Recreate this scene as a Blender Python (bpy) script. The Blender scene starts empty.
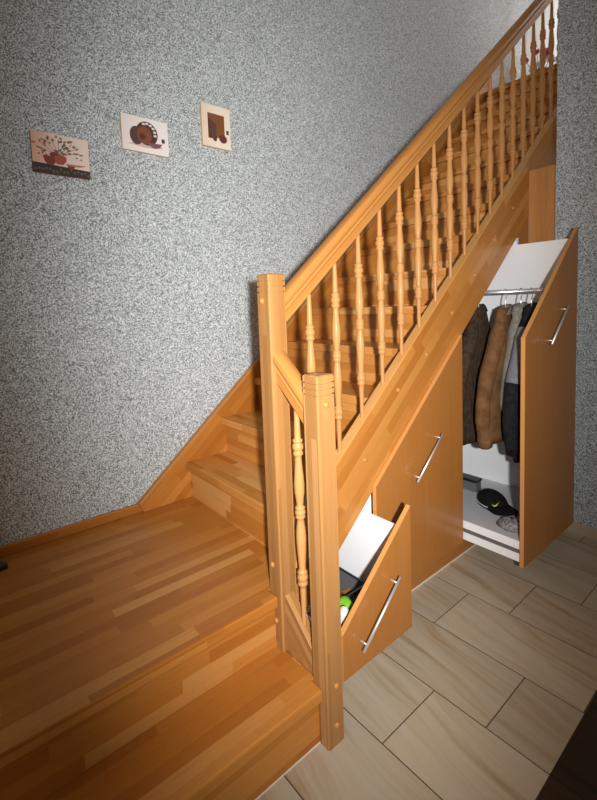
import bpy, bmesh, math, random
from mathutils import Vector, Matrix
random.seed(7)
PI = math.pi
scene = bpy.context.scene
COL = scene.collection

# ------------------------------------------------------------------ measures (metres)
RISE, GO = 0.2, 0.229
S = RISE / GO                      # pitch of the flight
Y_A, NOSE = 0.100, 0.023           # first nosing of the flight, nosing overhang
T_TH = 0.042                       # tread thickness
NX, NXF, NH = 1.0251, 1.2530, 0.0360   # newel centres, half width
STR_X0, STR_X1 = 1.006, 1.0501     # outer string
Q_TOP, Q_BOT = 0.5758, 0.2305      # z - S*y of outer string top / bottom
Q_FRONT = 0.2615                   # top slope of the pull-out fronts
ZP = 0.155                         # underside of the fronts
Y_END = 1.954                      # end wall
X_END = 1.1964
TOP_N = 17
Y_TOP = Y_A + (TOP_N - 3) * GO
Z_TOP = TOP_N * RISE

# ------------------------------------------------------------------ node helpers
class NT:
    def __init__(self, name):
        self.m = bpy.data.materials.new(name); self.m.use_nodes = True
        self.t = self.m.node_tree; self.t.nodes.clear()
        self.out = self.n('ShaderNodeOutputMaterial')
        self.b = self.n('ShaderNodeBsdfPrincipled')
        self.t.links.new(self.b.outputs[0], self.out.inputs[0])
    def n(self, typ, **kw):
        nd = self.t.nodes.new(typ)
        for k, v in kw.items(): setattr(nd, k, v)
        return nd
    def put(self, sock, v):
        if isinstance(v, bpy.types.NodeSocket): self.t.links.new(v, sock)
        elif v is not None: sock.default_value = v
    def math(self, op, a, b=None, c=None):
        nd = self.n('ShaderNodeMath', operation=op)
        self.put(nd.inputs[0], a); self.put(nd.inputs[1], b)
        if c is not None: self.put(nd.inputs[2], c)
        return nd.outputs[0]
    def comb(self, x, y, z=0.0):
        nd = self.n('ShaderNodeCombineXYZ')
        for i, v in enumerate((x, y, z)): self.put(nd.inputs[i], v)
        return nd.outputs[0]
    def sep(self, v):
        nd = self.n('ShaderNodeSeparateXYZ'); self.put(nd.inputs[0], v); return nd.outputs
    def noise(self, vec, scale, detail=3.0, rough=0.5, dist=0.0):
        nd = self.n('ShaderNodeTexNoise')
        self.put(nd.inputs['Vector'], vec); nd.inputs['Scale'].default_value = scale
        nd.inputs['Detail'].default_value = detail; nd.inputs['Roughness'].default_value = rough
        nd.inputs['Distortion'].default_value = dist
        return nd.outputs[0]
    def white(self, vec, dim='3D'):
        nd = self.n('ShaderNodeTexWhiteNoise', noise_dimensions=dim)
        if dim == '1D': self.put(nd.inputs['W'], vec)
        else: self.put(nd.inputs['Vector'], vec)
        return nd.outputs[0]
    def ramp(self, f, stops, interp='LINEAR'):
        nd = self.n('ShaderNodeValToRGB'); self.put(nd.inputs[0], f)
        e = nd.color_ramp.elements; nd.color_ramp.interpolation = interp
        while len(e) < len(stops): e.new(0.5)
        for el, (p, c) in zip(e, stops):
            el.position = p; el.color = (*c, 1)
        return nd.outputs[0]
    def mix(self, f, a, b, blend='MIX'):
        nd = self.n('ShaderNodeMix', data_type='RGBA', blend_type=blend)
        self.put(nd.inputs[0], f)
        for s_, v in ((nd.inputs[6], a), (nd.inputs[7], b)):
            if isinstance(v, tuple): v = (*v, 1)
            self.put(s_, v)
        return nd.outputs[2]
    def bump(self, h, strength, dist=0.002):
        nd = self.n('ShaderNodeBump'); self.put(nd.inputs['Height'], h)
        nd.inputs['Strength'].default_value = strength; nd.inputs['Distance'].default_value = dist
        self.t.links.new(nd.outputs[0], self.b.inputs['Normal'])
    def fin(self, color=None, rough=0.5, metal=0.0, coat=0.0, spec=0.5):
        if isinstance(color, tuple): color = (*color, 1)
        self.put(self.b.inputs['Base Color'], color); self.put(self.b.inputs['Roughness'], rough)
        self.b.inputs['Metallic'].default_value = metal
        self.b.inputs['Coat Weight'].default_value = coat; self.b.inputs['Coat Roughness'].default_value = 0.15
        self.b.inputs['Specular IOR Level'].default_value = spec
        return self.m

def wood(name, stops, width=0.042, length=0.45, rough=0.36, streak=0.35, coat=0.04, spec=0.22):
    """finger-jointed lamellas; UV: u along the grain, v across, in metres"""
    k = NT(name)
    uv = k.n('ShaderNodeUVMap', uv_map='UVMap').outputs[0]
    u, v, _ = k.sep(uv)
    row = k.math('FLOOR', k.math('DIVIDE', v, width))
    r1 = k.white(row, '1D')
    cell = k.math('FLOOR', k.math('ADD', k.math('DIVIDE', u, length), k.math('MULTIPLY', r1, 9.3)))
    r2 = k.white(k.comb(row, cell, 3.7))
    base = k.ramp(r2, [(p, (c[0] * WOOD_T[0], c[1] * WOOD_T[1], c[2] * WOOD_T[2])) for p, c in stops])
    g = k.noise(k.comb(k.math('MULTIPLY', u, 5.0), k.math('MULTIPLY', v, 110.0), k.math('MULTIPLY', r2, 31.0)), 1.0, 4.0, 0.6, 0.3)
    g2 = k.noise(k.comb(k.math('MULTIPLY', u, 26.0), k.math('MULTIPLY', v, 420.0), k.math('MULTIPLY', r2, 17.0)), 1.0, 2.0)
    gg = k.math('ADD', k.math('MULTIPLY', g, 0.65), k.math('MULTIPLY', g2, 0.35))
    f = k.ramp(gg, [(0.30, (0.60, 0.52, 0.44)), (0.52, (1, 1, 1)), (0.75, (1.12, 1.12, 1.12))])
    col = k.mix(streak, base, f, 'MULTIPLY')
    k.bump(gg, 0.06, 0.001)
    return k.fin(col, rough, coat=coat, spec=spec)

def plain(name, col, rough=0.5, metal=0.0, coat=0.0, spec=0.5, vary=0.06, scale=40):
    k = NT(name)
    tc = k.n('ShaderNodeTexCoord').outputs['Object']
    n = k.noise(tc, scale, 3.0)
    c = k.mix(n, tuple(x * (1 - vary) for x in col), tuple(min(1, x * (1 + vary)) for x in col))
    return k.fin(c, rough, metal, coat, spec)

def fabric(name, c1, c2, scale=60, rough=0.9, fine=600):
    k = NT(name)
    tc = k.n('ShaderNodeTexCoord').outputs['Object']
    n = k.noise(tc, scale, 4.0, 0.6)
    f = k.noise(tc, fine, 2.0)
    c = k.mix(k.ramp(n, [(0.35, (0, 0, 0)), (0.65, (1, 1, 1))]), c1, c2)
    k.bump(k.math('ADD', n, f), 0.35, 0.004)
    return k.fin(c, rough, spec=0.2)

WOOD_T = (0.97, 0.90, 0.86)
OAK = [(0.0, (0.375, 0.136, 0.021)), (0.3, (0.435, 0.170, 0.029)), (0.7, (0.475, 0.195, 0.037)), (0.93, (0.51, 0.222, 0.048)), (1.0, (0.57, 0.29, 0.085))]
OAKL = [(0.0, (0.30, 0.145, 0.044)), (0.4, (0.36, 0.185, 0.062)), (0.8, (0.42, 0.225, 0.082)), (1.0, (0.50, 0.29, 0.12))]
M = {}
M['oak'] = wood('oiled_oak_lamellas', OAK)
M['oak_step_lightened'] = wood('oak_steps_lightened', [(0.0, (0.46, 0.185, 0.036)), (0.35, (0.54, 0.235, 0.052)), (0.75, (0.59, 0.27, 0.066)), (1.0, (0.68, 0.37, 0.125))], 0.042, 0.4)  # oak lightened to stand in for missing bounce light on the steps
M['oak_floor'] = wood('oiled_oak_platform', OAK, 0.045, 0.55)
M['oak_post'] = wood('oak_post', OAKL, 0.024, 1.1, 0.34, 0.3)
M['oak_turned'] = wood('turned_oak', [(0.0, (0.46, 0.225, 0.075)), (1.0, (0.53, 0.28, 0.10))], 0.3, 3.0, 0.46, 0.3)
M['oak_string'] = wood('oak_string', [(0.0, (0.41, 0.162, 0.030)), (0.5, (0.47, 0.20, 0.042)), (0.85, (0.52, 0.235, 0.055)), (0.94, (0.55, 0.27, 0.075)), (1.0, (0.66, 0.40, 0.17))], 0.045, 0.38, 0.3, 0.3, 0.2)
M['oak_rail'] = wood('oak_handrail', [(0.0, (0.42, 0.182, 0.042)), (1.0, (0.48, 0.225, 0.06))], 0.06, 1.6, 0.48, 0.3, 0.03)
M['veneer'] = wood('oak_veneer', [(0.0, (0.385, 0.16, 0.037)), (1.0, (0.415, 0.175, 0.043))], 0.12, 3.0, 0.3, 0.3, 0.15)
M['veneer_pale'] = wood('pale_oak_veneer', [(0.0, (0.50, 0.235, 0.075)), (1.0, (0.56, 0.28, 0.1))], 0.07, 3.0, 0.4, 0.55, 0.05)
M['edge'] = wood('veneer_edge', [(0.0, (0.55, 0.27, 0.08)), (1.0, (0.6, 0.31, 0.1))], 0.3, 3.0, 0.4, 0.2)
M['lit_top_strip'] = wood('pale_lit_top', [(0.0, (0.56, 0.28, 0.08)), (1.0, (0.64, 0.35, 0.12))], 0.06, 0.5, 0.35, 0.2)  # paler oak, light on the string's top face put into the colour
M['plug'] = wood('wooden_plug', [(0.0, (0.50, 0.22, 0.06)), (1.0, (0.52, 0.235, 0.07))], 0.3, 3.0, 0.3, 0.2)
M['white'] = plain('white_melamine', (0.90, 0.915, 0.94), 0.45, vary=0.015)
M['grey_white'] = plain('pale_grey_tray', (0.62, 0.63, 0.66), 0.4, vary=0.03)
M['steel'] = plain('brushed_steel', (0.80, 0.77, 0.74), 0.42, 0.75, vary=0.03)
M['chrome'] = plain('chrome', (0.88, 0.88, 0.89), 0.22, 0.85, vary=0.01)
M['caulk'] = plain('pale_caulk', (0.72, 0.66, 0.56), 0.7)
M['black_plastic'] = plain('black_plastic', (0.012, 0.012, 0.014), 0.35)
M['grey_plastic'] = plain('grey_plastic', (0.12, 0.125, 0.13), 0.5)
M['white_paint'] = plain('white_plaster', (0.85, 0.83, 0.81), 0.8, vary=0.02)
M['brown_frame'] = plain('brown_door_frame', (0.10, 0.052, 0.03), 0.5, vary=0.2)

def wallpaper():
    k = NT('speckled_wallpaper')
    tc = k.n('ShaderNodeTexCoord').outputs['Object']
    vo = k.n('ShaderNodeTexVoronoi'); k.put(vo.inputs['Vector'], tc); vo.inputs['Scale'].default_value = 290.0
    cell = k.sep(vo.outputs['Color'])[0]
    n1 = k.noise(tc, 190.0, 2.0, 0.75)
    h = k.math('ADD', k.math('MULTIPLY', cell, 0.55), k.math('MULTIPLY', n1, 0.45))
    c = k.ramp(h, [(0.22, (0.035, 0.046, 0.050)), (0.36, (0.205, 0.238, 0.246)), (0.50, (0.44, 0.478, 0.49)), (0.70, (0.78, 0.82, 0.84))])
    k.bump(h, 0.35, 0.003)
    return k.fin(c, 0.85, spec=0.12)
M['wallpaper'] = wallpaper()

def tiles(name, ramp_stops, rough, grout):
    k = NT(name)
    geo = k.n('ShaderNodeNewGeometry').outputs['Position']
    x, y, z = k.sep(geo)
    TW, TL = 0.2918, 0.60
    fy = k.math('DIVIDE', k.math('SUBTRACT', y, 0.6912), TW)
    row = k.math('FLOOR', fy)
    fx = k.math('DIVIDE', k.math('ADD', k.math('SUBTRACT', x, 0.586), k.math('MULTIPLY', row, 0.4)), TL)
    cell = k.math('FLOOR', fx)
    r = k.white(k.comb(row, cell, 1.0))
    def edge(f, size):
        a = k.math('FRACT', f)
        d = k.math('MINIMUM', a, k.math('SUBTRACT', 1.0, a))
        return k.math('LESS_THAN', k.math('MULTIPLY', d, size), 0.0020)
    g = k.math('MAXIMUM', edge(fy, TW), edge(fx, TL))
    wob = k.noise(k.comb(k.math('MULTIPLY', x, 2.2), k.math('MULTIPLY', y, 7.0), k.math('MULTIPLY', r, 40.0)), 1.0, 2.0)
    v = k.math('ADD', k.math('MULTIPLY', y, 22.0), k.math('MULTIPLY', wob, 2.2))
    v = k.math('ADD', v, k.math('MULTIPLY', x, 3.2))
    n = k.noise(k.comb(k.math('MULTIPLY', x, 1.3), v, k.math('MULTIPLY', r, 53.0)), 0.75, 6.0, 0.68, 0.15)
    c = k.ramp(n, ramp_stops)
    c = k.mix(k.math('MULTIPLY', r, 0.16), c, (0.0, 0.0, 0.0))
    c = k.mix(g, c, grout)
    k.bump(k.math('SUBTRACT', 1.0, g), 0.25, 0.002)
    return k.fin(c, rough, spec=0.4)
M['tile'] = tiles('beige_veined_tile', [(0.30, (0.32, 0.215, 0.115)), (0.40, (0.46, 0.355, 0.235)), (0.50, (0.52, 0.425, 0.31)), (0.62, (0.555, 0.47, 0.36)), (0.76, (0.45, 0.355, 0.235))], 0.32, (0.085, 0.062, 0.045))
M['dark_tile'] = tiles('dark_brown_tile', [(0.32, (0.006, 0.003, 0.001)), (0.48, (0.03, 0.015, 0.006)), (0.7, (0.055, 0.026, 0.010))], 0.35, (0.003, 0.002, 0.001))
M['base_tile'] = plain('beige_base_tile', (0.50, 0.40, 0.29), 0.4, vary=0.12, scale=14)

# ------------------------------------------------------------------ mesh helpers
class MB:
    def __init__(self):
        self.v, self.f, self.mi, self.sm = [], [], [], []
    def quad_ring(self, rings, cap0=True, cap1=True, mi=0, smooth=False, closed=True):
        b = len(self.v); n = len(rings[0])
        for r in rings: self.v += [tuple(p) for p in r]
        for i in range(len(rings) - 1):
            for j in range(n if closed else n - 1):
                a = b + i * n + j; c = b + i * n + (j + 1) % n
                self.f.append((a, c, c + n, a + n)); self.mi.append(mi); self.sm.append(smooth)
        if cap0: self.f.append(tuple(b + j for j in reversed(range(n)))); self.mi.append(mi); self.sm.append(False)
        if cap1:
            o = b + (len(rings) - 1) * n
            self.f.append(tuple(o + j for j in range(n))); self.mi.append(mi); self.sm.append(False)
        return self
    def box(self, x0, x1, y0, y1, z0, z1, mi=0):
        r0 = [(x0, y0, z0), (x1, y0, z0), (x1, y1, z0), (x0, y1, z0)]
        r1 = [(p[0], p[1], z1) for p in r0]
        return self.quad_ring([r0, r1], mi=mi)
    def prism(self, poly, axis, lo, hi, mi=0):
        """poly in the two other axes (in xyz order), extruded along axis"""
        def P(a, b, t): return {'x': (t, a, b), 'y': (a, t, b), 'z': (a, b, t)}[axis]
        return self.quad_ring([[P(a, b, lo) for a, b in poly], [P(a, b, hi) for a, b in poly]], mi=mi)
    def lathe(self, prof, c=(0, 0, 0), n=16, axis='z', mi=0, smooth=True, sx=1.0, sy=1.0):
        rings = []
        for r, t in prof:
            ring = []
            for i in range(n):
                a = 2 * PI * i / n; p, q = r * math.cos(a) * sx, r * math.sin(a) * sy
                d = {'z': (p, q, t), 'x': (t, p, q), 'y': (q, t, p)}[axis]
                ring.append((c[0] + d[0], c[1] + d[1], c[2] + d[2]))
            rings.append(ring)
        return self.quad_ring(rings, mi=mi, smooth=smooth)
    def tube(self, path, r, n=10, mi=0, smooth=True, cap=True):
        pts = [Vector(p) for p in path]; rings = []
        up = Vector((0.123, 0.31, 0.94)).normalized()
        rad = r if isinstance(r, (list, tuple)) else [r] * len(pts)
        prev = None
        for i, p in enumerate(pts):
            d = (pts[min(i + 1, len(pts) - 1)] - pts[max(i - 1, 0)]).normalized()
            a = (prev - d * prev.dot(d)) if prev is not None else up - d * up.dot(d)
            if a.length < 1e-4: a = d.orthogonal()
            a.normalize(); prev = a; b_ = d.cross(a)
            rings.append([tuple(p + (a * math.cos(2 * PI * j / n) + b_ * math.sin(2 * PI * j / n)) * rad[i]) for j in range(n)])
        return self.quad_ring(rings, cap, cap, mi, smooth)
    def add(self, verts, faces, mi=0, smooth=False):
        b = len(self.v); self.v += [tuple(p) for p in verts]
        for f in faces:
            self.f.append(tuple(b + i for i in f)); self.mi.append(mi); self.sm.append(smooth)
        return self
    def build(self, name, mats, parent=None, grain=(0, 0, 1), bevel=0.0, seg=2, subsurf=0):
        if not isinstance(mats, (list, tuple)): mats = [mats]
        inv = Vector((0, 0, 0))
        if parent is not None: inv = world_loc(parent)
        me = bpy.data.meshes.new(name)
        me.from_pydata([tuple(Vector(p) - inv) for p in self.v], [], self.f)
        for m in mats: me.materials.append(m)
        for p, i, s in zip(me.polygons, self.mi, self.sm):
            p.material_index = i; p.use_smooth = s
        bm = bmesh.new(); bm.from_mesh(me); bmesh.ops.recalc_face_normals(bm, faces=bm.faces)
        lay = bm.loops.layers.uv.new('UVMap')
        G = Vector(grain).normalized(); off = (random.uniform(0, 40), random.uniform(0, 40))
        for f in bm.faces:
            n = f.normal
            u = G - n * G.dot(n)
            if u.length < 0.3:
                u = Vector((1, 0, 0)) - n * n.x
                if u.length < 0.3: u = Vector((0, 1, 0)) - n * n.y
            u.normalize(); w = n.cross(u)
            if (abs(w.x) > 0.5 and w.x < 0) or (abs(w.x) <= 0.5 and w.z < -0.3) or (abs(w.x) <= .5 and abs(w.z) <= .3 and w.y < 0): w = -w
            for l in f.loops:
                p = l.vert.co + inv
                l[lay].uv = (p.dot(u) + off[0], p.dot(w) + off[1])
        bm.to_mesh(me); bm.free()
        o = bpy.data.objects.new(name, me); COL.objects.link(o)
        if parent is not None: o.parent = parent
        if bevel > 0:
            md = o.modifiers.new('bevel', 'BEVEL'); md.width = bevel; md.segments = seg
            md.limit_method = 'ANGLE'; md.angle_limit = math.radians(35)
        if subsurf:
            md = o.modifiers.new('sub', 'SUBSURF'); md.levels = subsurf; md.render_levels = subsurf
        return o

def world_loc(o):
    v = Vector((0, 0, 0))
    while o is not None:
        v += o.location; o = o.parent
    return v

def thing(name, label, cat, loc=(0, 0, 0), group=None):
    o = bpy.data.objects.new(name, None); COL.objects.link(o)
    o.empty_display_size = 0.1
    o.location = loc; o['label'] = label; o['category'] = cat
    if group: o['group'] = group
    return o
def struct(o, label=None, cat=None):
    o['kind'] = 'structure'
    if label: o['label'] = label
    if cat: o['category'] = cat
    return o

# ================================================================== THE SETTING
struct(MB().box(-0.1, 1.7884, -2.2, 1.99, -0.05, 0.0).build('floor', M['tile']), 'beige veined rectangular floor tiles with thin dark joints', 'floor')
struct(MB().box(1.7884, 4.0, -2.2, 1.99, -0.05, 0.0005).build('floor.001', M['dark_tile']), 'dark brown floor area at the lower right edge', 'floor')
struct(MB().box(-0.1, 0.0, -2.2, 4.25, 0.0, 5.6).build('wall_left', M['wallpaper']), 'long grey speckled wallpapered wall beside the stairs', 'wall')
struct(MB().box(X_END, 4.0, Y_END, Y_END + 0.16, 0.0, 5.6).build('wall_right', M['wallpaper']), 'grey speckled wallpapered wall beside the tall pull-out cupboard', 'wall')
struct(MB().box(-0.1, 2.2, 4.25, 4.35, 3.0, 5.6).build('wall_back', M['white_paint']), 'bright white wall at the top of the stairs', 'wall')
struct(MB().box(0.0, 2.2, Y_TOP + 0.03, 4.25, 3.12, Z_TOP).build('floor.002', M['oak_floor'], grain=(1, 0, 0)), 'wooden upper landing at the top of the stairs', 'floor')
struct(MB().box(X_END, 4.0, Y_END - 0.012, Y_END, 0.0, 0.066).build('baseboard_right', M['base_tile'], bevel=0.002), 'beige tile skirting along the right wall', 'baseboard')
b = MB().box(0.0, 0.014, -1.45, -0.142, 0.4, 0.446)
struct(b.build('baseboard_left', M['oak'], grain=(0, 1, 0), bevel=0.003), 'low oak skirting along the grey wall on the platform', 'baseboard')
struct(MB().box(0.0, 0.035, -0.85, -0.738, 0.4, 2.9).build('trim_1', M['brown_frame'], bevel=0.004), 'brown door casing at the far left edge', 'trim')

# ================================================================== STAIRCASE
st = thing('staircase', 'open oak staircase with turned balusters, platform and closed string', 'staircase', (0, 0, 0))
# lower step and platform
MB().prism([(0.98, -1.45), (1.2684, -1.45), (1.2684, -NH), (NXF - NH, -NH), (NXF - NH, -0.019), (0.98, -0.019)], 'z', RISE - T_TH, RISE).build('tread', M['oak_floor'], st, grain=(0, 1, 0), bevel=0.006)
MB().box(1.224, 1.2443, -1.45, -NH, 0.0, RISE - T_TH).build('riser', M['oak'], st, grain=(0, 1, 0))
MB().prism([(0.0, -1.45), (1.0421, -1.45), (1.0421, -NH), (0.985, -NH), (0.985, Y_A + NOSE + 0.016), (0.0, Y_A + NOSE + 0.016)], 'z', 2 * RISE - T_TH, 2 * RISE).build('platform', M['oak_floor'], st, grain=(0, 1, 0), bevel=0.006)
MB().box(0.998, 1.018, -1.45, -NH, RISE, 2 * RISE - T_TH).build('riser', M['oak'], st, grain=(0, 1, 0))
for k in range(3, TOP_N + 1):
    y, z = Y_A + (k - 3) * GO, k * RISE
    MB().box(0.028, STR_X0, y + NOSE, y + NOSE + 0.018, z - RISE, z - T_TH).build('riser', M['oak_step_lightened'], st, grain=(1, 0, 0))
    y1 = y + GO + NOSE + 0.014 if k < TOP_N else y + 0.12
    MB().box(0.028, STR_X0, y, y1, z - T_TH, z).build('tread', M['oak_step_lightened'], st, grain=(1, 0, 0), bevel=0.004)
# pale caulk along the foot of the first riser
MB().box(1.2443, 1.2468, -1.45, -NH, 0.0, 0.003).build('caulk_line', M['caulk'], st)
# outer string
y0, y1 = NH - 0.002, Y_TOP + 0.1
GR = (0, 1, S)
ostr = MB().prism([(y0, Q_BOT + S * y0), (y1, Q_BOT + S * y1), (y1, Q_TOP + S * y1), (y0, Q_TOP + S * y0)], 'x', STR_X0, STR_X1).build('outer_string', M['oak_string'], st, grain=GR, bevel=0.003)
lit_top = MB().prism([(y0, Q_TOP + S * y0 + 0.0002), (y1, Q_TOP + S * y1 + 0.0002), (y1, Q_TOP + S * y1 + 0.006), (y0, Q_TOP + S * y0 + 0.006)], 'x', STR_X0 - 0.001, STR_X1 + 0.001).build('lit_top_strip', M['lit_top_strip'], ostr, grain=GR, bevel=0.002)  # added strip that lightens the string's top face as if lit
def plug(parent, p, axis, sgn):
    prof = [(0.0105, 0.0), (0.0105, 0.003), (0.009, 0.0068), (0.0055, 0.0088), (0.001, 0.0095)]
    MB().lathe([(r, sgn * t) for r, t in prof], p, 14, axis).build('wooden_plug', M['plug'], parent)
for y, z in [(0.4177, 0.7803), (0.6393, 1.0382), (0.8539, 1.1739), (1.0721, 1.3598), (1.2932, 1.5511), (1.5075, 1.7472), (1.7207, 1.9452)]:
    plug(ostr, (STR_X1 - 0.001, y, z), 'x', 1)
# wall string with its top bead
Q_W = 0.5901
wstr = MB().prism([(-0.160, 0.4505), (y1, Q_W + S * y1), (y1, Q_W + S * y1 - 0.33), (Y_A + NOSE, 0.4005), (-0.137, 0.4005)], 'x', 0.0, 0.030).build('wall_string', M['oak'], st, grain=GR, bevel=0.002)
bead = MB().prism([(-0.160, 0.4515), (y1, Q_W + S * y1 + 0.001), (y1, Q_W + S * y1 - 0.020), (-0.151, 0.438)], 'x', 0.0, 0.037).build('bead', M['oak_rail'], wstr, grain=GR, bevel=0.004)

# newel posts
def newel(cx, cy, z0, z1, name='newel_post'):
    def ring(z, h, c):
        return [(cx + a, cy + b_, z) for a, b_ in ((-h + c, -h), (h - c, -h), (h, -h + c), (h, h - c), (h - c, h), (-h + c, h), (-h, h - c), (-h, -h + c))]
    c = 0.005
    rings = [ring(z0, NH, c), ring(z1 - 0.066, NH, c)]
    for d in (0.062, 0.044, 0.026):
        rings += [ring(z1 - d, NH, c), ring(z1 - d, NH - 0.0045, c), ring(z1 - d + 0.0045, NH - 0.0045, c), ring(z1 - d + 0.0045, NH, c)]
    rings += [ring(z1 - 0.004, NH, c), ring(z1, NH - 0.004, c), ring(z1 + 0.0035, 0.004, 0.001)]
    m = MB(); m.quad_ring(rings)
    return m.build(name, M['oak_post'], st, grain=(0, 0, 1))
bn = newel(NX, 0.0, RISE + 0.0005, 1.5299)
for x, z in ((1.0195, 1.4406), (1.0155, 0.5092), (1.0266, 0.3051)): plug(bn, (x, -NH + 0.001, z), 'y', -1)
fn = newel(NXF, 0.0, 0.0, 1.2102)
for y, z in ((-0.004, 1.1199), (0.003, 0.2037), (0.0, 0.0698)): plug(fn, (NXF + NH - 0.001, y, z), 'x', 1)

# handrails: profile in (across, perpendicular) extruded along a slope
RAIL = [(-0.017, 0.0), (0.017, 0.0), (0.020, 0.004), (0.020, 0.030), (0.0235, 0.036), (0.0185, 0.043), (0.0215, 0.049), (0.030, 0.054), (0.0315, 0.063),
        (0.028, 0.072), (0.019, 0.079), (0.007, 0.082), (-0.007, 0.082), (-0.019, 0.079), (-0.028, 0.072), (-0.0315, 0.063), (-0.030, 0.054), (-0.0215, 0.049), (-0.0185, 0.043), (-0.0235, 0.036), (-0.020, 0.030), (-0.020, 0.004)]
CS = math.cos(math.atan(S))
m = MB()
qb = 1.323
ya, yb = NH - 0.002, Y_TOP + 0.1
m.quad_ring([[(NX + a, y, qb + S * y + b_ / CS * 1.0) for a, b_ in RAIL] for y in (ya, yb)], smooth=False)
rail = m.build('handrail', M['oak_rail'], st, grain=GR)
m = MB()
xa, xb_ = NX + NH - 0.002, NXF - NH + 0.002
def short_q(x): return 1.094 - S * (x - 1.1395)
m.quad_ring([[(x, a, short_q(x) + b_ / CS) for a, b_ in RAIL] for x in (xa, xb_)], smooth=False)
srail = m.build('handrail', M['oak_rail'], st, grain=(1, 0, -S))
# short closed string beside the lower step
def sstr(x): return 0.407 - 0.885 * (x - 1.0603)
MB().prism([(xa, 0.0), (xb_, 0.0), (xb_, sstr(xb_)), (xa, sstr(xa))], 'y', -0.019, 0.021).build('step_string', M['oak_post'], st, grain=(1, 0, -S), bevel=0.002)

# turned balusters
BAL = [(0.0070, -0.02), (0.0072, 0.0), (0.0082, 0.06), (0.0098, 0.140), (0.0100, 0.150), (0.0148, 0.154), (0.0152, 0.160), (0.0135, 0.166), (0.0122, 0.169), (0.0158, 0.175), (0.0170, 0.186), (0.0158, 0.196),
       (0.0122, 0.201), (0.0138, 0.206), (0.0154, 0.212), (0.0150, 0.219), (0.0108, 0.224), (0.0100, 0.232), (0.0108, 0.262), (0.0138, 0.320), (0.0158, 0.368), (0.0152, 0.405), (0.0122, 0.445), (0.0100, 0.474), (0.0104, 0.480),
       (0.0150, 0.484), (0.0154, 0.490), (0.0132, 0.495), (0.0152, 0.501), (0.0164, 0.509), (0.0152, 0.517), (0.0132, 0.522), (0.0154, 0.526), (0.0150, 0.532), (0.0106, 0.537),
       (0.0108, 0.548), (0.0142, 0.585), (0.0154, 0.615), (0.0144, 0.660), (0.0114, 0.720), (0.0102, 0.748), (0.0104, 0.756), (0.0148, 0.760), (0.0152, 0.767), (0.0128, 0.772), (0.0154, 0.778), (0.0164, 0.788),
       (0.0154, 0.798), (0.0126, 0.804), (0.0142, 0.809), (0.0152, 0.815), (0.0146, 0.822), (0.0100, 0.827), (0.0094, 0.84), (0.0078, 0.92), (0.0074, 1.0), (0.0074, 1.03)]
def _rm(t):      # middle rings sit a little above half height
    pts = [(-0.1, -0.1), (0.232, 0.240), (0.474, 0.450), (0.537, 0.513), (0.756, 0.750), (1.2, 1.2)]
    for (a, b_), (c, d) in zip(pts, pts[1:]):
        if t <= c: return b_ + (d - b_) * (t - a) / (c - a)
BAL = [(r * 1.13, _rm(t)) for r, t in BAL]
def baluster_mb(H):
    return MB().lathe([(r, H * (1 - t)) for r, t in reversed(BAL)], (0, 0, 0), 14)
HB = 1.318 - Q_TOP
first = baluster_mb(HB).build('baluster', M['oak_turned'], st)
for i in range(18):
    y = 0.1666 + i * 0.1334
    o = first if i == 0 else first.copy()
    if i: COL.objects.link(o); o.parent = st
    o.location = (NX, y, Q_TOP + S * y)
xs = 1.1395
o = baluster_mb(short_q(xs) + 0.01 - sstr(xs)).build('baluster', M['oak_turned'], st)
o.location = (xs, 0.0, sstr(xs))

# ================================================================== CUPBOARD UNDER THE STAIRS
cc = thing('cabinet_carcass', 'fixed cupboard carcass under the stairs with oak plinth and pale filler panel', 'cabinet', (0, 0, 0))
MB().box(0.966, 0.984, 0.04, 1.92, 0.0, 0.205).build('plinth', M['veneer'], cc, grain=(0, 1, 0))
def divider(ya_, yb_, x0=0.08, x1=1.003):
    q = Q_BOT - 0.002
    return MB().prism([(ya_, 0.21), (yb_, 0.21), (yb_, q + S * yb_), (ya_, q + S * ya_)], 'x', x0, x1).build('divider', M['white'], cc)
divider(0.4445, 0.4545, x1=1.045); divider(1.120, 1.1285); divider(1.752, 1.774, x1=1.058)
MB().box(0.06, 0.078, 0.16, 1.90, 0.0, 0.5).build('back_panel', M['white'], cc)
MB().box(1.0505, X_END - 0.0005, 1.930, 1.950, 0.0, 2.19).build('filler_panel', M['veneer_pale'], cc, grain=(0, 0, 1))
MB().prism([(1.775, 0.0), (1.93, 0.0), (1.93, Q_BOT + S * 1.93 - 0.002), (1.775, Q_BOT + S * 1.775 - 0.002)], 'x', 1.030, 1.049).build('corner_post', M['veneer'], cc, grain=(0, 0, 1))
MB().box(0.985, 0.9875, 0.04, 1.92, 0.0, 0.007).build('caulk_line', M['caulk'], cc)

def front(unit, x1, ya_, yb_, th=0.020):
    m = MB()
    m.prism([(ya_, ZP), (yb_, ZP), (yb_, Q_FRONT + S * yb_), (ya_, Q_FRONT + S * ya_)], 'x', x1 - th, x1)
    o = m.build('front_panel', [M['veneer'], M['edge']], unit, grain=(0, 0, 1), bevel=0.0012)
    for p in o.data.polygons:
        if abs(p.normal.x) < 0.5: p.material_index = 1
    return o
def bar_handle(unit, x1, yc, zc, half=0.101):
    dx = 0.040
    d = Vector((0, 1, S)).normalized()
    c = Vector((x1 + dx, yc, zc)); L = half / d.y
    m = MB().tube([c - d * L, c + d * L], 0.0052, 14)
    h = m.build('handle', M['steel'], unit)
    for s in (-1, 1):
        p = c + d * s * (L * 0.82)
        MB().tube([(x1 - 0.0005, p.y, p.z), (x1 + dx, p.y, p.z)], 0.0036, 10).build('standoff', M['steel'], h)

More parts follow.
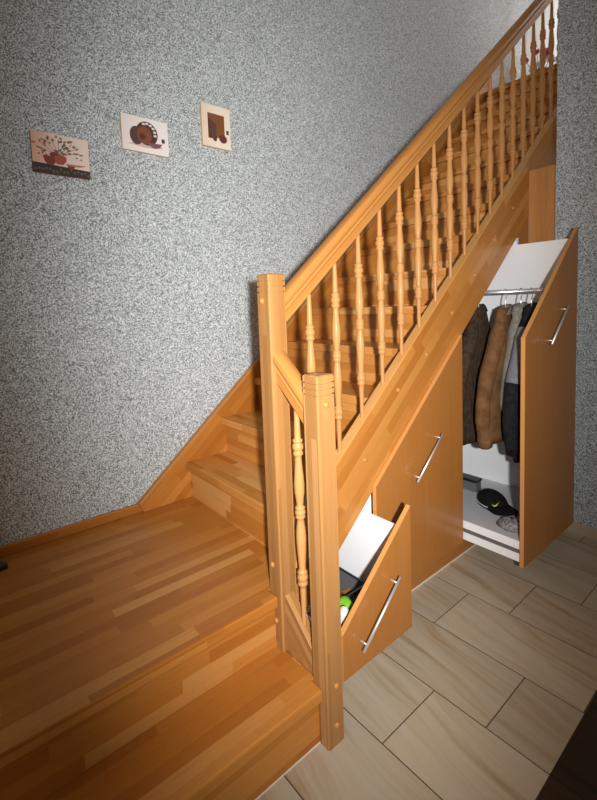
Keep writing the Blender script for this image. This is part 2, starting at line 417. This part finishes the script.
# low pull-out, half open
p1 = thing('pull_out_cabinet', 'lowest pull-out cupboard, half open beside the front newel post', 'pull-out cabinet', (1.2, 0.25, 0))
X1, A1, B1 = 1.2581, 0.0661, 0.441
front(p1, X1, A1, B1); bar_handle(p1, X1, 0.2245, 0.3418)
MB().box(0.45, X1 - 0.0205, 0.412, 0.428, 0.175, 0.556).build('side_panel', M['white'], p1, bevel=0.001)
MB().box(0.45, X1 - 0.0205, 0.078, 0.092, 0.175, 0.27).build('side_panel', M['white'], p1, bevel=0.001)
MB().box(0.45, X1 - 0.0205, 0.092, 0.412, 0.175, 0.19).build('base_panel', M['white'], p1)
MB().box(0.45, 0.466, 0.0925, 0.4115, 0.19, 0.30).build('back_panel', M['white'], p1)
# middle one, shut
p2 = thing('pull_out_cabinet.001', 'middle pull-out cupboard, pushed shut under the stair string', 'pull-out cabinet', (1.06, 0.8, 0))
X2 = 1.0721
front(p2, X2, 0.4556, 1.1285); bar_handle(p2, X2, 0.7878, 0.7120)
# tall one, pulled wide open
p3 = thing('pull_out_cabinet.002', 'tallest pull-out wardrobe, pulled open with jackets hanging inside', 'pull-out cabinet', (1.3, 1.44, 0))
X3, A3, B3 = 1.3884, 1.1235, 1.7515
front(p3, X3, A3, B3); bar_handle(p3, X3, 1.4168, 1.2887)
XI = X3 - 0.0205
MB().box(0.40, XI, 1.1435, 1.735, 0.228, 0.268).build('base_panel', [M['white']], p3, bevel=0.001)
MB().box(0.40, XI, 1.735, 1.7505, 0.228, 1.7335).build('side_panel', M['white'], p3, bevel=0.001)
MB().box(0.40, 0.416, 1.1435, 1.7345, 0.2685, 1.20).build('back_panel', M['white'], p3)
MB().box(0.40, XI, 1.1435, 1.158, 0.166, 0.2045).build('lower_rail', M['white'], p3, bevel=0.001)
MB().box(0.40, XI, 1.150, 1.162, 0.2047, 0.2278).build('runner', M['grey_plastic'], p3)
MB().box(0.5, XI, 1.1445, 1.734, 0.2685, 0.2705).build('tray_mat', M['grey_white'], p3)
YB, ZB = 1.447, 1.458
rod = MB().tube([(0.4165, YB, ZB), (XI, YB, ZB)], 0.0125, 18).build('clothes_rail', M['chrome'], p3)
MB().lathe([(0.021, 0.0), (0.021, 0.006), (0.016, 0.010)], (XI - 0.010, YB, ZB), 18, 'x').build('rail_socket', M['chrome'], rod)

# ================================================================== CLOTHES ON HANGERS
def hanger(x, label, hook_mat):
    t = thing('coat_hanger', label, 'hanger', (x, YB, ZB - 0.16), 'coat hangers on the clothes rail')
    pts = []
    R_ = 0.0165
    for i in range(15):
        a = math.radians(-35 + i * 230 / 14)
        pts.append((x, YB + R_ * math.cos(a), ZB + R_ * math.sin(a) - 0.0015))
    pts = pts[::-1]
    # bring the open side of the hook round to the stem
    stem = [pts[-1], (x, YB + 0.010, ZB - 0.022), (x, YB + 0.002, ZB - 0.036), (x, YB, ZB - 0.05), (x, YB, ZB - 0.112)]
    MB().tube(pts[:-1] + stem, 0.0029, 8).build('hook', hook_mat, t)
    w = []
    for i in range(13):
        u = -1 + i / 6
        w.append((x, YB + 0.062 * u, ZB - 0.088 - 0.018 * abs(u) ** 1.3 - 0.020))
    MB().tube(w, [0.007] * 13, 8).build('shoulder_bar', M['black_plastic'] if hook_mat is M['chrome'] else M['edge'], t)
    return t

def jacket(name, x, label, cat, mats, top, bottom, yl, yr, th, collar_mat=None, sleeve_len=0.62, sway=0.0, seed=1, mi_of=None, hem=False):
    rnd = random.Random(seed)
    t = thing(name, label, cat, (x, YB, bottom), 'jackets on the clothes rail')
    n = 40; ph = [rnd.uniform(0, 6.28) for _ in range(6)]
    def ring(z, hl, hr, ht, fold):
        out = []
        for i in range(n):
            a = 2 * PI * i / n
            c, s = math.cos(a), math.sin(a)
            ee = 0.75
            px = math.copysign(abs(s) ** ee, s); py = math.copysign(abs(c) ** ee, c)
            f = 1 + fold * (0.5 * math.sin(5 * a + ph[0] + 5 * z) + 0.5 * math.sin(9 * a + ph[1] - 4 * z) + 0.35 * math.sin(14 * a + ph[2]))
            out.append((x + px * ht * f, YB + py * (hl if c < 0 else hr), z))
        return out
    L = top - bottom
    def out(d, w):       # half width at a depth d below the neck
        T = [(0, .055), (.018, .064), (.05, .080), (.10, .098), (.16, .125), (.24, .165), (.32, .205), (.40, .235), (.50, .255), (.58, .255), (.68, .235), (.76, .205), (.9, .19)]
        for (a, b_), (c, e) in zip(T, T[1:]):
            if d <= c: return (b_ + (e - b_) * (d - a) / (c - a)) * (w / .255 if d > .16 else 1 + (w / .255 - 1) * d / .16)
        return .19
    lv = []
    for i in range(22):
        d = L * (i / 21) ** 1.25
        fo = min(1, d / .25)
        lv.append((d, out(d, yl) - 0.02 * fo, min(.20, out(d, yr)) - .01, .030 + (th - .030) * min(1, d / .15), .02 * fo + .10 * fo * d / L))
    rings = [ring(top - d, a, b_, c, fo) for d, a, b_, c, fo in lv]
    last = lv[-1]
    rings.append(ring(bottom + 0.002, last[1] * .93, last[2] * .93, last[3] * .7, .1))
    rings.append(ring(bottom + 0.05, last[1] * .9, last[2] * .9, last[3] * .6, .1))
    m = MB(); m.quad_ring(rings, smooth=True)
    if mi_of:
        for i, f in enumerate(m.f):
            c = sum((Vector(m.v[j]) for j in f), Vector()) / len(f)
            m.mi[i] = mi_of(c)
    m.build('body', mats, t)
    # sleeves
    for sd in (-1, 1):
        w = yl if sd < 0 else yr
        path, rad = [], []
        K = 16
        for i in range(K):
            f = i / (K - 1)
            dd = 0.07 + sleeve_len * f
            yy = YB + sd * (out(dd, w if sd < 0 else min(w, .2)) - 0.040)
            zz = top - dd
            xx = x + sway * f + 0.010 * sd * f
            path.append((xx, yy, zz)); rad.append((0.042 if f > 0.1 else 0.030 + f * .12) * (1.04 - 0.22 * f) * (1 + 0.035 * math.sin(19 * f + ph[3])))
        m = MB(); m.tube(path, rad, 16)
        if mi_of:
            for i, f in enumerate(m.f):
                c = sum((Vector(m.v[j]) for j in f), Vector()) / len(f)
                m.mi[i] = mi_of(c)
        sl = m.build('sleeve', mats, t)
        if hem:
            p = Vector(path[-1]); q = Vector(path[-2])
            MB().tube([p + (q - p) * 1.1, p + (q - p) * 0.15 , p - (q - p) * 0.12], rad[-1] * 1.05, 16).build('cuff', hem, sl)
    # collar
    cr = []
    for zz, a, b_, ht in ((top - 0.030, .074, .072, .040), (top - 0.004, .058, .054, .033), (top + 0.008, .046, .044, .026), (top + 0.003, .036, .034, .018), (top - 0.016, .030, .028, .015)):
        cr.append([(x + math.sin(2 * PI * i / 24) * ht, YB + math.cos(2 * PI * i / 24) * a, zz + 0.012 * math.cos(2 * PI * i / 24)) for i in range(24)])
    MB().quad_ring(cr, False, False, smooth=True).build('collar', collar_mat or mats[0], t)
    return t
F = {}
F['brown'] = fabric('dark_brown_cloth', (0.030, 0.018, 0.010), (0.062, 0.038, 0.023), 45)
F['suede'] = fabric('tan_suede', (0.105, 0.048, 0.019), (0.19, 0.090, 0.037), 16)
F['lining'] = fabric('greyish_collar', (0.16, 0.13, 0.10), (0.22, 0.18, 0.14), 60)
F['olive'] = fabric('grey_green_cloth', (0.17, 0.165, 0.135), (0.24, 0.235, 0.20), 50)
F['slate'] = fabric('slate_grey_cloth', (0.14, 0.155, 0.185), (0.19, 0.205, 0.24), 50)
F['black'] = fabric('black_cloth', (0.006, 0.006, 0.008), (0.016, 0.017, 0.022), 40)
F['green'] = fabric('bright_green_cloth', (0.13, 0.36, 0.015), (0.20, 0.47, 0.03), 50)
F['pale'] = fabric('white_cloth', (0.62, 0.63, 0.60), (0.72, 0.72, 0.70), 50)

HX = [0.985, 1.140, 1.222, 1.276, 1.320]
hanger(HX[0], 'hanger holding the dark brown jacket, innermost on the clothes rail', M['steel'])
hanger(HX[1], 'hanger with pale wire hook holding the tan suede jacket', M['steel'])
hanger(HX[2], 'chrome hanger holding the grey green coat', M['chrome'])
hanger(HX[3], 'chrome hanger holding the black and slate grey jacket', M['chrome'])
hanger(HX[4], 'chrome hanger nearest the tall front, holding a plain black jacket', M['chrome'])
jacket('jacket', HX[0], 'dark brown jacket hanging innermost on the clothes rail', 'jacket', [F['brown']], 1.378, 0.635, 0.25, 0.22, 0.046, seed=3, sleeve_len=0.67)
jacket('jacket.001', HX[1], 'tan brown suede jacket with a greyish collar on the rail', 'jacket', [F['suede']], 1.374, 0.675, 0.268, 0.22, 0.048, F['lining'], 0.640, seed=5, hem=F['suede'])
jacket('coat', HX[2], 'grey green coat hanging beside the suede jacket', 'coat', [F['olive']], 1.382, 0.90, 0.175, 0.19, 0.022, seed=8, sleeve_len=0.46)
jacket('jacket.002', HX[3], 'slate grey jacket with black collar and black lower half', 'jacket', [F['slate'], F['black']], 1.378, 0.60, 0.25, 0.20, 0.024, F['black'], 0.66, seed=9,
       mi_of=lambda c: 1 if (c.z < 1.0 + 0.4 * (c.y - 1.22) or c.z > 1.275) else 0)
jacket('jacket.003', HX[4], 'plain black jacket hanging closest to the tall front panel', 'jacket', [F['black']], 1.38, 0.585, 0.215, 0.20, 0.020, seed=12, sleeve_len=0.68)

# ================================================================== THINGS ON THE WARDROBE TRAY
ZT = 0.2705
cap = thing('baseball_cap', 'black baseball cap with a gold curved mark lying on the wardrobe tray', 'cap', (1.11, 1.40, ZT))
cap.rotation_euler = (0, 0, 0)
M['cap'] = fabric('black_cap_cloth', (0.004, 0.004, 0.005), (0.010, 0.010, 0.011), 80)
M['gold'] = plain('gold_thread', (0.52, 0.40, 0.10), 0.4)
cx, cy = 1.085, 1.415
ux = Vector((0.80, -0.42, 0)).normalized(); vx = Vector((-ux.y, ux.x, 0))
def capP(u, v, z): return Vector((cx, cy, ZT + z)) + ux * u + vx * v
rings = []
for i in range(9):
    a = (i / 8) * PI / 2
    r = math.cos(a) * 1.0
    zz = 0.004 + 0.078 * math.sin(a) ** 0.9
    rings.append([tuple(capP(max(r, .02) * 0.102 * math.cos(2 * PI * j / 28) - 0.008 * math.sin(a), max(r, .02) * 0.074 * math.sin(2 * PI * j / 28), zz)) for j in range(28)])
MB().quad_ring(rings, smooth=True).build('crown', M['cap'], cap)
# visor
m = MB(); rows = []
for i in range(9):
    f = i / 8
    row = []
    for j in range(13):
        a = math.radians(-78 + 156 * j / 12)
        r0 = (0.096 * math.cos(a), 0.074 * math.sin(a)); r1 = (0.100 + 0.085 * math.cos(a) ** 0.8 - 0.012, 0.072 * math.sin(a))
        row.append(capP(r0[0] + (r1[0] - r0[0]) * f, r0[1] + (r1[1] - r0[1]) * f, 0.022 - 0.012 * f + 0.012 * math.cos(a * 1.1) - 0.012 * (math.sin(a) ** 2) * (1 - f)))
    rows.append(row)
loop_rows = [[tuple(p) for p in r] + [tuple(p - Vector((0, 0, 0.004))) for p in reversed(r)] for r in rows]
m.quad_ring(loop_rows, smooth=True); m.build('visor', M['cap'], cap)
def cap_surf(th, el, off=0.0015):
    r = math.cos(el); zz = 0.004 + 0.078 * math.sin(el) ** 0.9
    u = r * 0.102 * math.cos(th) - 0.008 * math.sin(el); v = r * 0.074 * math.sin(th)
    p = capP(u, v, zz); c = capP(0, 0, 0.02)
    return p + (p - c).normalized() * off
# gold curved mark on the side of the crown: a tapering tick
cl = [(-0.80, 0.45), (-0.75, 0.37), (-0.67, 0.33), (-0.56, 0.36), (-0.45, 0.44), (-0.34, 0.54), (-0.22, 0.65)]
wd = [0.004, 0.028, 0.045, 0.045, 0.034, 0.02, 0.004]
up, lo = [], []
for (th, el), w in zip(cl, wd):
    up.append(tuple(cap_surf(th, el + w))); lo.append(tuple(cap_surf(th, el - w)))
nn = len(cl)
MB().add(up + lo, [(i, i + 1, nn + i + 1, nn + i) for i in range(nn - 1)]).build('emblem', M['gold'], cap)
MB().tube([cap_surf(-2.75 + 1.95 * i / 14, 0.12, 0.001) for i in range(15)], 0.0022, 6).build('piping', M['white'], cap)
# crumpled greyish net bag
M['net'] = NT('grey_net').fin((0.35, 0.35, 0.36), 0.35, 0.3)
k = NT('grey_patterned_net'); tc = k.n('ShaderNodeTexCoord').outputs['Object']
k.bump(k.noise(tc, 140, 3), 0.9, 0.01)
M['net'] = k.fin(k.ramp(k.noise(tc, 90, 3.0), [(0.36, (0.14, 0.14, 0.145)), (0.5, (0.27, 0.275, 0.285)), (0.66, (0.42, 0.42, 0.43))]), 0.4)
nb = thing('net_bag', 'crumpled shiny grey net bag lying on the tray in front of the cap', 'bag', (1.275, 1.245, ZT))
m = MB(); rings = []
rn = random.Random(4)
for i in range(8):
    a = i / 7 * PI / 2
    rings.append([(1.275 + 0.078 * math.cos(a) * math.cos(2 * PI * j / 20) * rn.uniform(.82, 1.06), 1.25 + 0.062 * math.cos(a) * math.sin(2 * PI * j / 20) * rn.uniform(.82, 1.06), ZT + 0.003 + 0.040 * math.sin(a) * rn.uniform(.7, 1.15)) for j in range(20)])
m.quad_ring(rings, smooth=True); m.build('net', M['net'], nb)
# dark box at the back of the tray
db = thing('storage_box', 'small dark grey box beside the cap at the inner end of the wardrobe tray', 'box', (0.83, 1.525, ZT))
MB().box(0.70, 0.940, 1.495, 1.555, ZT, ZT + 0.058).build('body', M['grey_plastic'], db, bevel=0.003)
MB().box(0.695, 0.944, 1.490, 1.560, ZT + 0.0585, ZT + 0.074).build('lid', M['black_plastic'], db, bevel=0.003)

# ================================================================== THINGS IN THE LOW PULL-OUT
ZD = 0.1905
cr = thing('plastic_crate', 'black plastic crate with a grey inside, in the low pull-out', 'crate', (0.98, 0.34, ZD))
cx0, cx1, cy0, cy1, cz = 0.84, 1.065, 0.26, 0.385, 0.262
m = MB()
m.box(cx0, cx1, cy1 - 0.004, cy1, ZD, cz).box(cx0, cx1, cy0, cy0 + 0.004, ZD, cz).box(cx0, cx0 + 0.004, cy0 + 0.004, cy1 - 0.004, ZD, cz).box(cx1 - 0.004, cx1, cy0 + 0.004, cy1 - 0.004, ZD, cz).box(cx0, cx1, cy0 + 0.004, cy1 - 0.004, ZD, ZD + 0.004)
m.build('body', M['grey_plastic'], cr)
m = MB()
m.box(cx0 - 0.008, cx1 + 0.008, cy1 - 0.001, cy1 + 0.008, cz - 0.012, cz + 0.006).box(cx0 - 0.008, cx1 + 0.008, cy0 - 0.008, cy0 + 0.001, cz - 0.012, cz + 0.006)
m.box(cx0 - 0.008, cx0 + 0.001, cy0 + 0.001, cy1 - 0.001, cz - 0.012, cz + 0.006).box(cx1 - 0.001, cx1 + 0.008, cy0 + 0.001, cy1 - 0.001, cz - 0.012, cz + 0.006)
m.build('rim', M['black_plastic'], cr, bevel=0.002)
def lump(name, label, cat, c, r, mat, seed, flat=1.0):
    rn = random.Random(seed)
    t = thing(name, label, cat, (c[0], c[1], c[2]))
    rings = []; ph = [rn.uniform(0, 6) for _ in range(4)]
    for i in range(11):
        a = -PI / 2 + PI * i / 10
        ring = []
        for j in range(20):
            b_ = 2 * PI * j / 20
            w = 1 + 0.08 * math.sin(3 * b_ + ph[0] + 2 * a) + 0.05 * math.sin(5 * b_ + ph[1])
            ring.append((c[0] + r[0] * max(math.cos(a), .03) * math.cos(b_) * w, c[1] + r[1] * max(math.cos(a), .03) * math.sin(b_) * w, c[2] + r[2] * (1 + math.sin(a)) * flat))
        rings.append(ring)
    MB().quad_ring(rings, smooth=True).build('body', mat, t)
    return t
lump('folded_cloth', 'bright green bundle of cloth in the low pull-out', 'cloth', (1.13, 0.205, ZD), (0.048, 0.038, 0.068), F['green'], 2)
lump('cloth_ball', 'white round cloth bundle beside the green one in the low pull-out', 'cloth', (1.18, 0.152, ZD), (0.030, 0.026, 0.076), F['pale'], 3)
lump('dark_pouch', 'black pouch at the near corner of the low pull-out', 'pouch', (1.213, 0.115, ZD), (0.020, 0.019, 0.04), F['black'], 5)

# ================================================================== PICTURES
def color(n, c): 
    if n not in M: M[n] = plain(n, c, 0.7, vary=0.10, scale=70)
    return M[n]
def canvas(label, y0_, y1_, z0_, z1_, shapes, bg, edge, grad=None):
    t = thing('canvas_picture', label, 'picture', (0.0, (y0_ + y1_) / 2, z0_), 'small canvases on the grey wall')
    k = NT('canvas_ground'); tc = k.n('ShaderNodeTexCoord').outputs['Object']
    yy = k.sep(tc)[1]
    f = k.math('ADD', k.math('DIVIDE', yy, y1_ - y0_), 0.5)
    k.bump(k.noise(tc, 500, 2), 0.1, 0.001)
    mat = k.fin(k.ramp(f, [(0.0, bg[0]), (0.5, bg[1]), (1.0, bg[1])]), 0.7)
    MB().box(0.0, 0.019, y0_, y1_, z0_, z1_).build('canvas', [mat, color(*edge)], t, bevel=0.0015)
    cv = t.children[0]
    for p in cv.data.polygons:
        if p.normal.x < 0.5: p.material_index = 1
    W, H = y1_ - y0_, z1_ - z0_
    mats, m = [], MB()
    for li, (nm, c, poly) in enumerate(shapes):
        mt = color(nm, c)
        if mt not in mats: mats.append(mt)
        x = 0.0192 + 0.00012 * li
        pts = [(x, y0_ + a * W, z0_ + b_ * H) for a, b_ in poly]
        m.add(pts, [tuple(range(len(pts)))], mats.index(mt))
    m.build('painted_motif', mats, t)
    return t
def ell(cx_, cy_, rx, ry, n=20, a0=0, a1=360, rot=0):
    out = []
    for i in range(n):
        a = math.radians(a0 + (a1 - a0) * i / (n if a1 - a0 == 360 else n - 1))
        x_, y_ = rx * math.cos(a), ry * math.sin(a)
        c, s = math.cos(rot), math.sin(rot)
        out.append((cx_ + c * x_ - s * y_, cy_ + s * x_ + c * y_))
    return out
# leftmost: pots with sprigs on a dark cloth
sh = [('motif_dark_cloth', (0.045, 0.030, 0.022), [(0, 0), (1, 0), (1, .19), (0, .24)])]
rn = random.Random(3)
for i in range(16): sh.append(('motif_cloth_dot', (0.14, 0.095, 0.07), ell(.04 + .92 * i / 15, .05 + .10 * rn.random(), .025, .035, 8)))
for i in range(46):
    a = rn.uniform(10, 172); L = rn.uniform(.10, .50)
    x_, y_ = .44 + L * math.cos(math.radians(a)) * .95, .46 + L * math.sin(math.radians(a)) * .95
    sh.append((('motif_leaf', (0.24, 0.125, 0.05)) if i % 3 else ('motif_leaf_dark', (0.12, 0.05, 0.025))) + (ell(x_, min(.93, y_), .036, .018, 8, rot=math.radians(a + rn.uniform(-30, 30))),))
for i in range(9):
    a = math.radians(20 + 17 * i)
    p, q = (.44, .46), (.44 + .42 * math.cos(a), .46 + .42 * math.sin(a))
    nx, ny = -math.sin(a) * .004, math.cos(a) * .004
    sh.append(('motif_leaf_dark', (0.12, 0.05, 0.025), [(p[0] - nx, p[1] - ny), (q[0] - nx, q[1] - ny), (q[0] + nx, q[1] + ny), (p[0] + nx, p[1] + ny)]))
for i in range(5): sh.append(('motif_leaf_dark', (0.12, 0.05, 0.025), ell(.11 + .06 * i if i < 3 else .62 + .08 * i - .1, .44 + .03 * (i % 2), .016, .022, 8)))
sh.append(('motif_red_pot', (0.22, 0.035, 0.022), ell(.29, .42, .115, .23, 16, 180, 360)))
sh.append(('motif_red_pot', (0.22, 0.035, 0.022), ell(.37, .46, .08, .07)))
sh.append(('motif_red_pot_light', (0.36, 0.075, 0.045), [(.40, .24), (.51, .24), (.57, .34), (.575, .44), (.53, .47), (.40, .47), (.37, .42), (.37, .32)]))
sh.append(('motif_red_pot', (0.22, 0.035, 0.022), [(.57, .27), (.74, .27), (.68, .17), (.60, .17)]))
sh.append(('motif_pink_bowl', (0.50, 0.17, 0.11), [(.54, .28), (.93, .30), (.80, .24), (.60, .24)]))
canvas('small canvas of red pots and leafy sprigs, leftmost picture', -0.4950, -0.2695, 2.030, 2.201, sh, ((0.72, 0.40, 0.26), (0.80, 0.66, 0.58)), ('canvas_edge_red', (0.16, 0.05, 0.035)))
# middle: rounded brown vessel with white marks and a bowl
sh = [('motif_shadow_rose', (0.62, 0.42, 0.38), [(.12, .18), (.5, .14), (.86, .2), (.8, .3), (.3, .3)]),
      ('motif_brown_dark', (0.075, 0.028, 0.02), ell(.53, .56, .235, .34, 26)),
      ('motif_plum', (0.085, 0.04, 0.042), ell(.30, .45, .14, .26, 22)),
      ('motif_brown', (0.20, 0.062, 0.024), ell(.47, .50, .16, .25, 22)),
      ('motif_brown_dark', (0.075, 0.028, 0.02), ell(.43, .45, .07, .09, 14))]
for a in (112, 88, 62, 38, 14, -8):
    x_, y_ = .53 + .175 * math.cos(math.radians(a)), .57 + .265 * math.sin(math.radians(a))
    sh.append(('motif_white', (0.75, 0.70, 0.64), [(x_ - .032, y_ - .025), (x_ + .034, y_ - .03), (x_ + .03, y_ + .03), (x_ - .028, y_ + .032)]))
sh += [('motif_plum_light', (0.20, 0.085, 0.085), [(.52, .30), (.86, .33), (.80, .22), (.70, .16), (.62, .18)]),
       ('motif_brown_dark', (0.075, 0.028, 0.02), [(.845, .37), (.915, .37), (.915, .49), (.845, .49)])]
canvas('small pale canvas of a rounded brown vessel, middle picture', -0.1160, 0.1130, 2.199, 2.366, sh, ((0.80, 0.70, 0.66), (0.82, 0.76, 0.73)), ('canvas_edge_cream', (0.60, 0.43, 0.28)))
# right: upright canvas with brown block, vase and sphere
sh = [('motif_ochre', (0.19, 0.065, 0.012), [(.20, .20), (.78, .27), (.78, .80), (.20, .80)]),
      ('motif_brown', (0.20, 0.062, 0.024), [(.20, .66), (.52, .66), (.52, .80), (.20, .80)]),
      ('motif_brown_deep', (0.10, 0.028, 0.012), [(.20, .20), (.34, .20), (.34, .62), (.20, .70)]),
      ('motif_plum', (0.085, 0.04, 0.042), [(.30, .26), (.48, .26), (.50, .50), (.45, .60), (.34, .60), (.29, .48)]),
      ('motif_brown_deep', (0.10, 0.028, 0.012), ell(.43, .22, .085, .075)),
      ('motif_sphere', (0.115, 0.025, 0.016), ell(.71, .235, .145, .10)),
      ('motif_white', (0.75, 0.70, 0.64), [(.48, .19), (.52, .25), (.64, .15), (.52, .15)]),
      ('motif_brown_dark', (0.075, 0.028, 0.02), [(.84, .37), (.925, .37), (.925, .47), (.84, .47)])]
canvas('small upright canvas with a brown block and sphere, rightmost picture', 0.3080, 0.4820, 2.303, 2.525, sh, ((0.78, 0.60, 0.46), (0.80, 0.68, 0.57)), ('canvas_edge_sand', (0.56, 0.42, 0.26)))

# ================================================================== FLOWERS ON THE LANDING
fl = thing('flower_arrangement', 'pot of pink and white flowers on the upper landing behind the balusters', 'flowers', (0.27, 3.95, Z_TOP))
MB().lathe([(0.06, 0.0), (0.085, 0.10), (0.095, 0.17), (0.085, 0.175), (0.08, 0.16)], (0.27, 3.95, Z_TOP), 18).build('pot', plain('pale_pot', (0.55, 0.5, 0.46), 0.5), fl)
leaf_m = plain('leaf_green', (0.05, 0.12, 0.03), 0.6, vary=0.3)
rn = random.Random(11); m = MB()
for i in range(34):
    a = rn.uniform(0, 6.28); L = rn.uniform(0.12, 0.25); tl = rn.uniform(0.1, 0.9)
    p0 = Vector((0.27, 3.95, Z_TOP + 0.16)); d = Vector((math.cos(a) * tl, math.sin(a) * tl, 1)).normalized()
    s = d.cross(Vector((0, 0, 1))).normalized() * 0.022
    p1_, p2_ = p0 + d * L * .6, p0 + d * L
    m.add([p0, p1_ - s, p2_, p1_ + s + Vector((0, 0, .006))], [(0, 1, 2), (0, 2, 3)])
m.build('leaves', leaf_m, fl)
bl = [plain('pink_petals', (0.55, 0.06, 0.11), 0.6, vary=0.2), plain('white_petals', (0.85, 0.82, 0.80), 0.6)]
for i in range(13):
    a = rn.uniform(0, 6.28); r = rn.uniform(0.02, 0.15); z = Z_TOP + rn.uniform(0.30, 0.50)
    c = Vector((0.27 + r * math.cos(a), 3.95 + r * math.sin(a) * .6, z)); m = MB()
    for j in range(6):
        b_ = 2 * PI * j / 6
        d = Vector((math.cos(b_), 0.3 * math.sin(b_) - .5, math.sin(b_))).normalized()
        s = d.cross(Vector((0, -1, 0))).normalized() * 0.018
        m.add([c, c + d * .022 + s, c + d * .040, c + d * .022 - s], [(0, 1, 2, 3)])
    m.lathe([(0.004, -0.008), (0.012, 0.0), (0.004, 0.008)], tuple(c), 8, 'y')
    ob = m.build('blossom', bl[0] if z > Z_TOP + .41 or i % 4 == 0 else bl[1], fl)
    p0 = Vector((0.27, 3.95, Z_TOP + .15))
    MB().tube([p0, (p0 + c) / 2 + Vector((0, 0, .02)), c], 0.003, 6).build('stem', leaf_m, ob)

# dark item at the very left of the platform
sl = thing('slipper', 'dark shoe tip at the left edge of the platform by the skirting', 'shoe', (0.12, -0.78, 0.4005))
rings = []
for i in range(12):
    f = i / 11
    yy = -0.722 - 0.26 * f; w = 0.044 * (math.sin(min(1, f * 2.2 + .12) * PI / 2)) * (1 - .15 * f); hh = 0.075 * (0.35 + .65 * min(1, f * 2.4))
    rings.append([(0.13 + w * math.cos(2 * PI * j / 16), yy, 0.4010 + hh * .5 + hh * .5 * math.sin(2 * PI * j / 16)) for j in range(16)])
MB().quad_ring(rings, smooth=True).build('upper', M['black_plastic'], sl)

# ================================================================== CAMERA
cd = bpy.data.cameras.new('camera'); cam = bpy.data.objects.new('camera', cd); COL.objects.link(cam)
yaw, pitch, roll = 0.8512, -0.0852, -0.0327
fwd = Vector((-math.sin(yaw) * math.cos(pitch), math.cos(yaw) * math.cos(pitch), math.sin(pitch)))
right = Vector((math.cos(yaw), math.sin(yaw), 0)); upv = right.cross(fwd)
r2 = right * math.cos(roll) + upv * math.sin(roll); u2 = upv * math.cos(roll) - right * math.sin(roll)
mw = Matrix((r2, u2, -fwd)).transposed().to_4x4(); mw.translation = Vector((2.2743, -0.8895, 1.4210))
cam.matrix_world = mw
cd.sensor_fit = 'AUTO'; cd.sensor_width = 36.0; cd.sensor_height = 36.0
cd.lens = 445.34 / 800 * 36.0
cd.shift_x = (298.5 - 318.29) / 800; cd.shift_y = (343.02 - 400) / 800
cd.clip_start = 0.02
scene.camera = cam

# ================================================================== LIGHT
def lamp(name, typ, loc, energy, color=(1, 1, 1), target=None, **kw):
    l = bpy.data.lights.new(name, typ); l.energy = energy; l.color = color
    for k_, v_ in kw.items(): setattr(l, k_, v_)
    o = bpy.data.objects.new(name, l); COL.objects.link(o); o.location = loc
    if target is not None:
        o.rotation_euler = (Vector(target) - Vector(loc)).to_track_quat('-Z', 'Y').to_euler()
    return o
fl_o = lamp('flash_lamp', 'SPOT', (2.55, -0.965, 1.461), 435, (1.0, 0.985, 0.965), (0.70, 0.56, 1.42), spot_size=math.radians(108), spot_blend=1.0, shadow_soft_size=0.03)
fl_o.scale = (0.54, 1.0, 1.0)     # upright flash head: narrower across than up and down
lamp('landing_fill_light', 'AREA', (1.15, 3.85, 4.2), 28, (1.0, 0.96, 0.95), (1.15, 4.25, 4.2), size=0.7)  # added lamp, out of view, that brightens the white landing wall
w = bpy.data.worlds.new('world'); scene.world = w; w.use_nodes = True
w.node_tree.nodes['Background'].inputs[0].default_value = (1.0, 0.90, 0.76, 1)
w.node_tree.nodes['Background'].inputs[1].default_value = 0.22

vs = scene.view_settings
vs.view_transform = 'Standard'; vs.look = 'None'; vs.exposure = 0.0; vs.gamma = 1.0
vs.use_curve_mapping = False
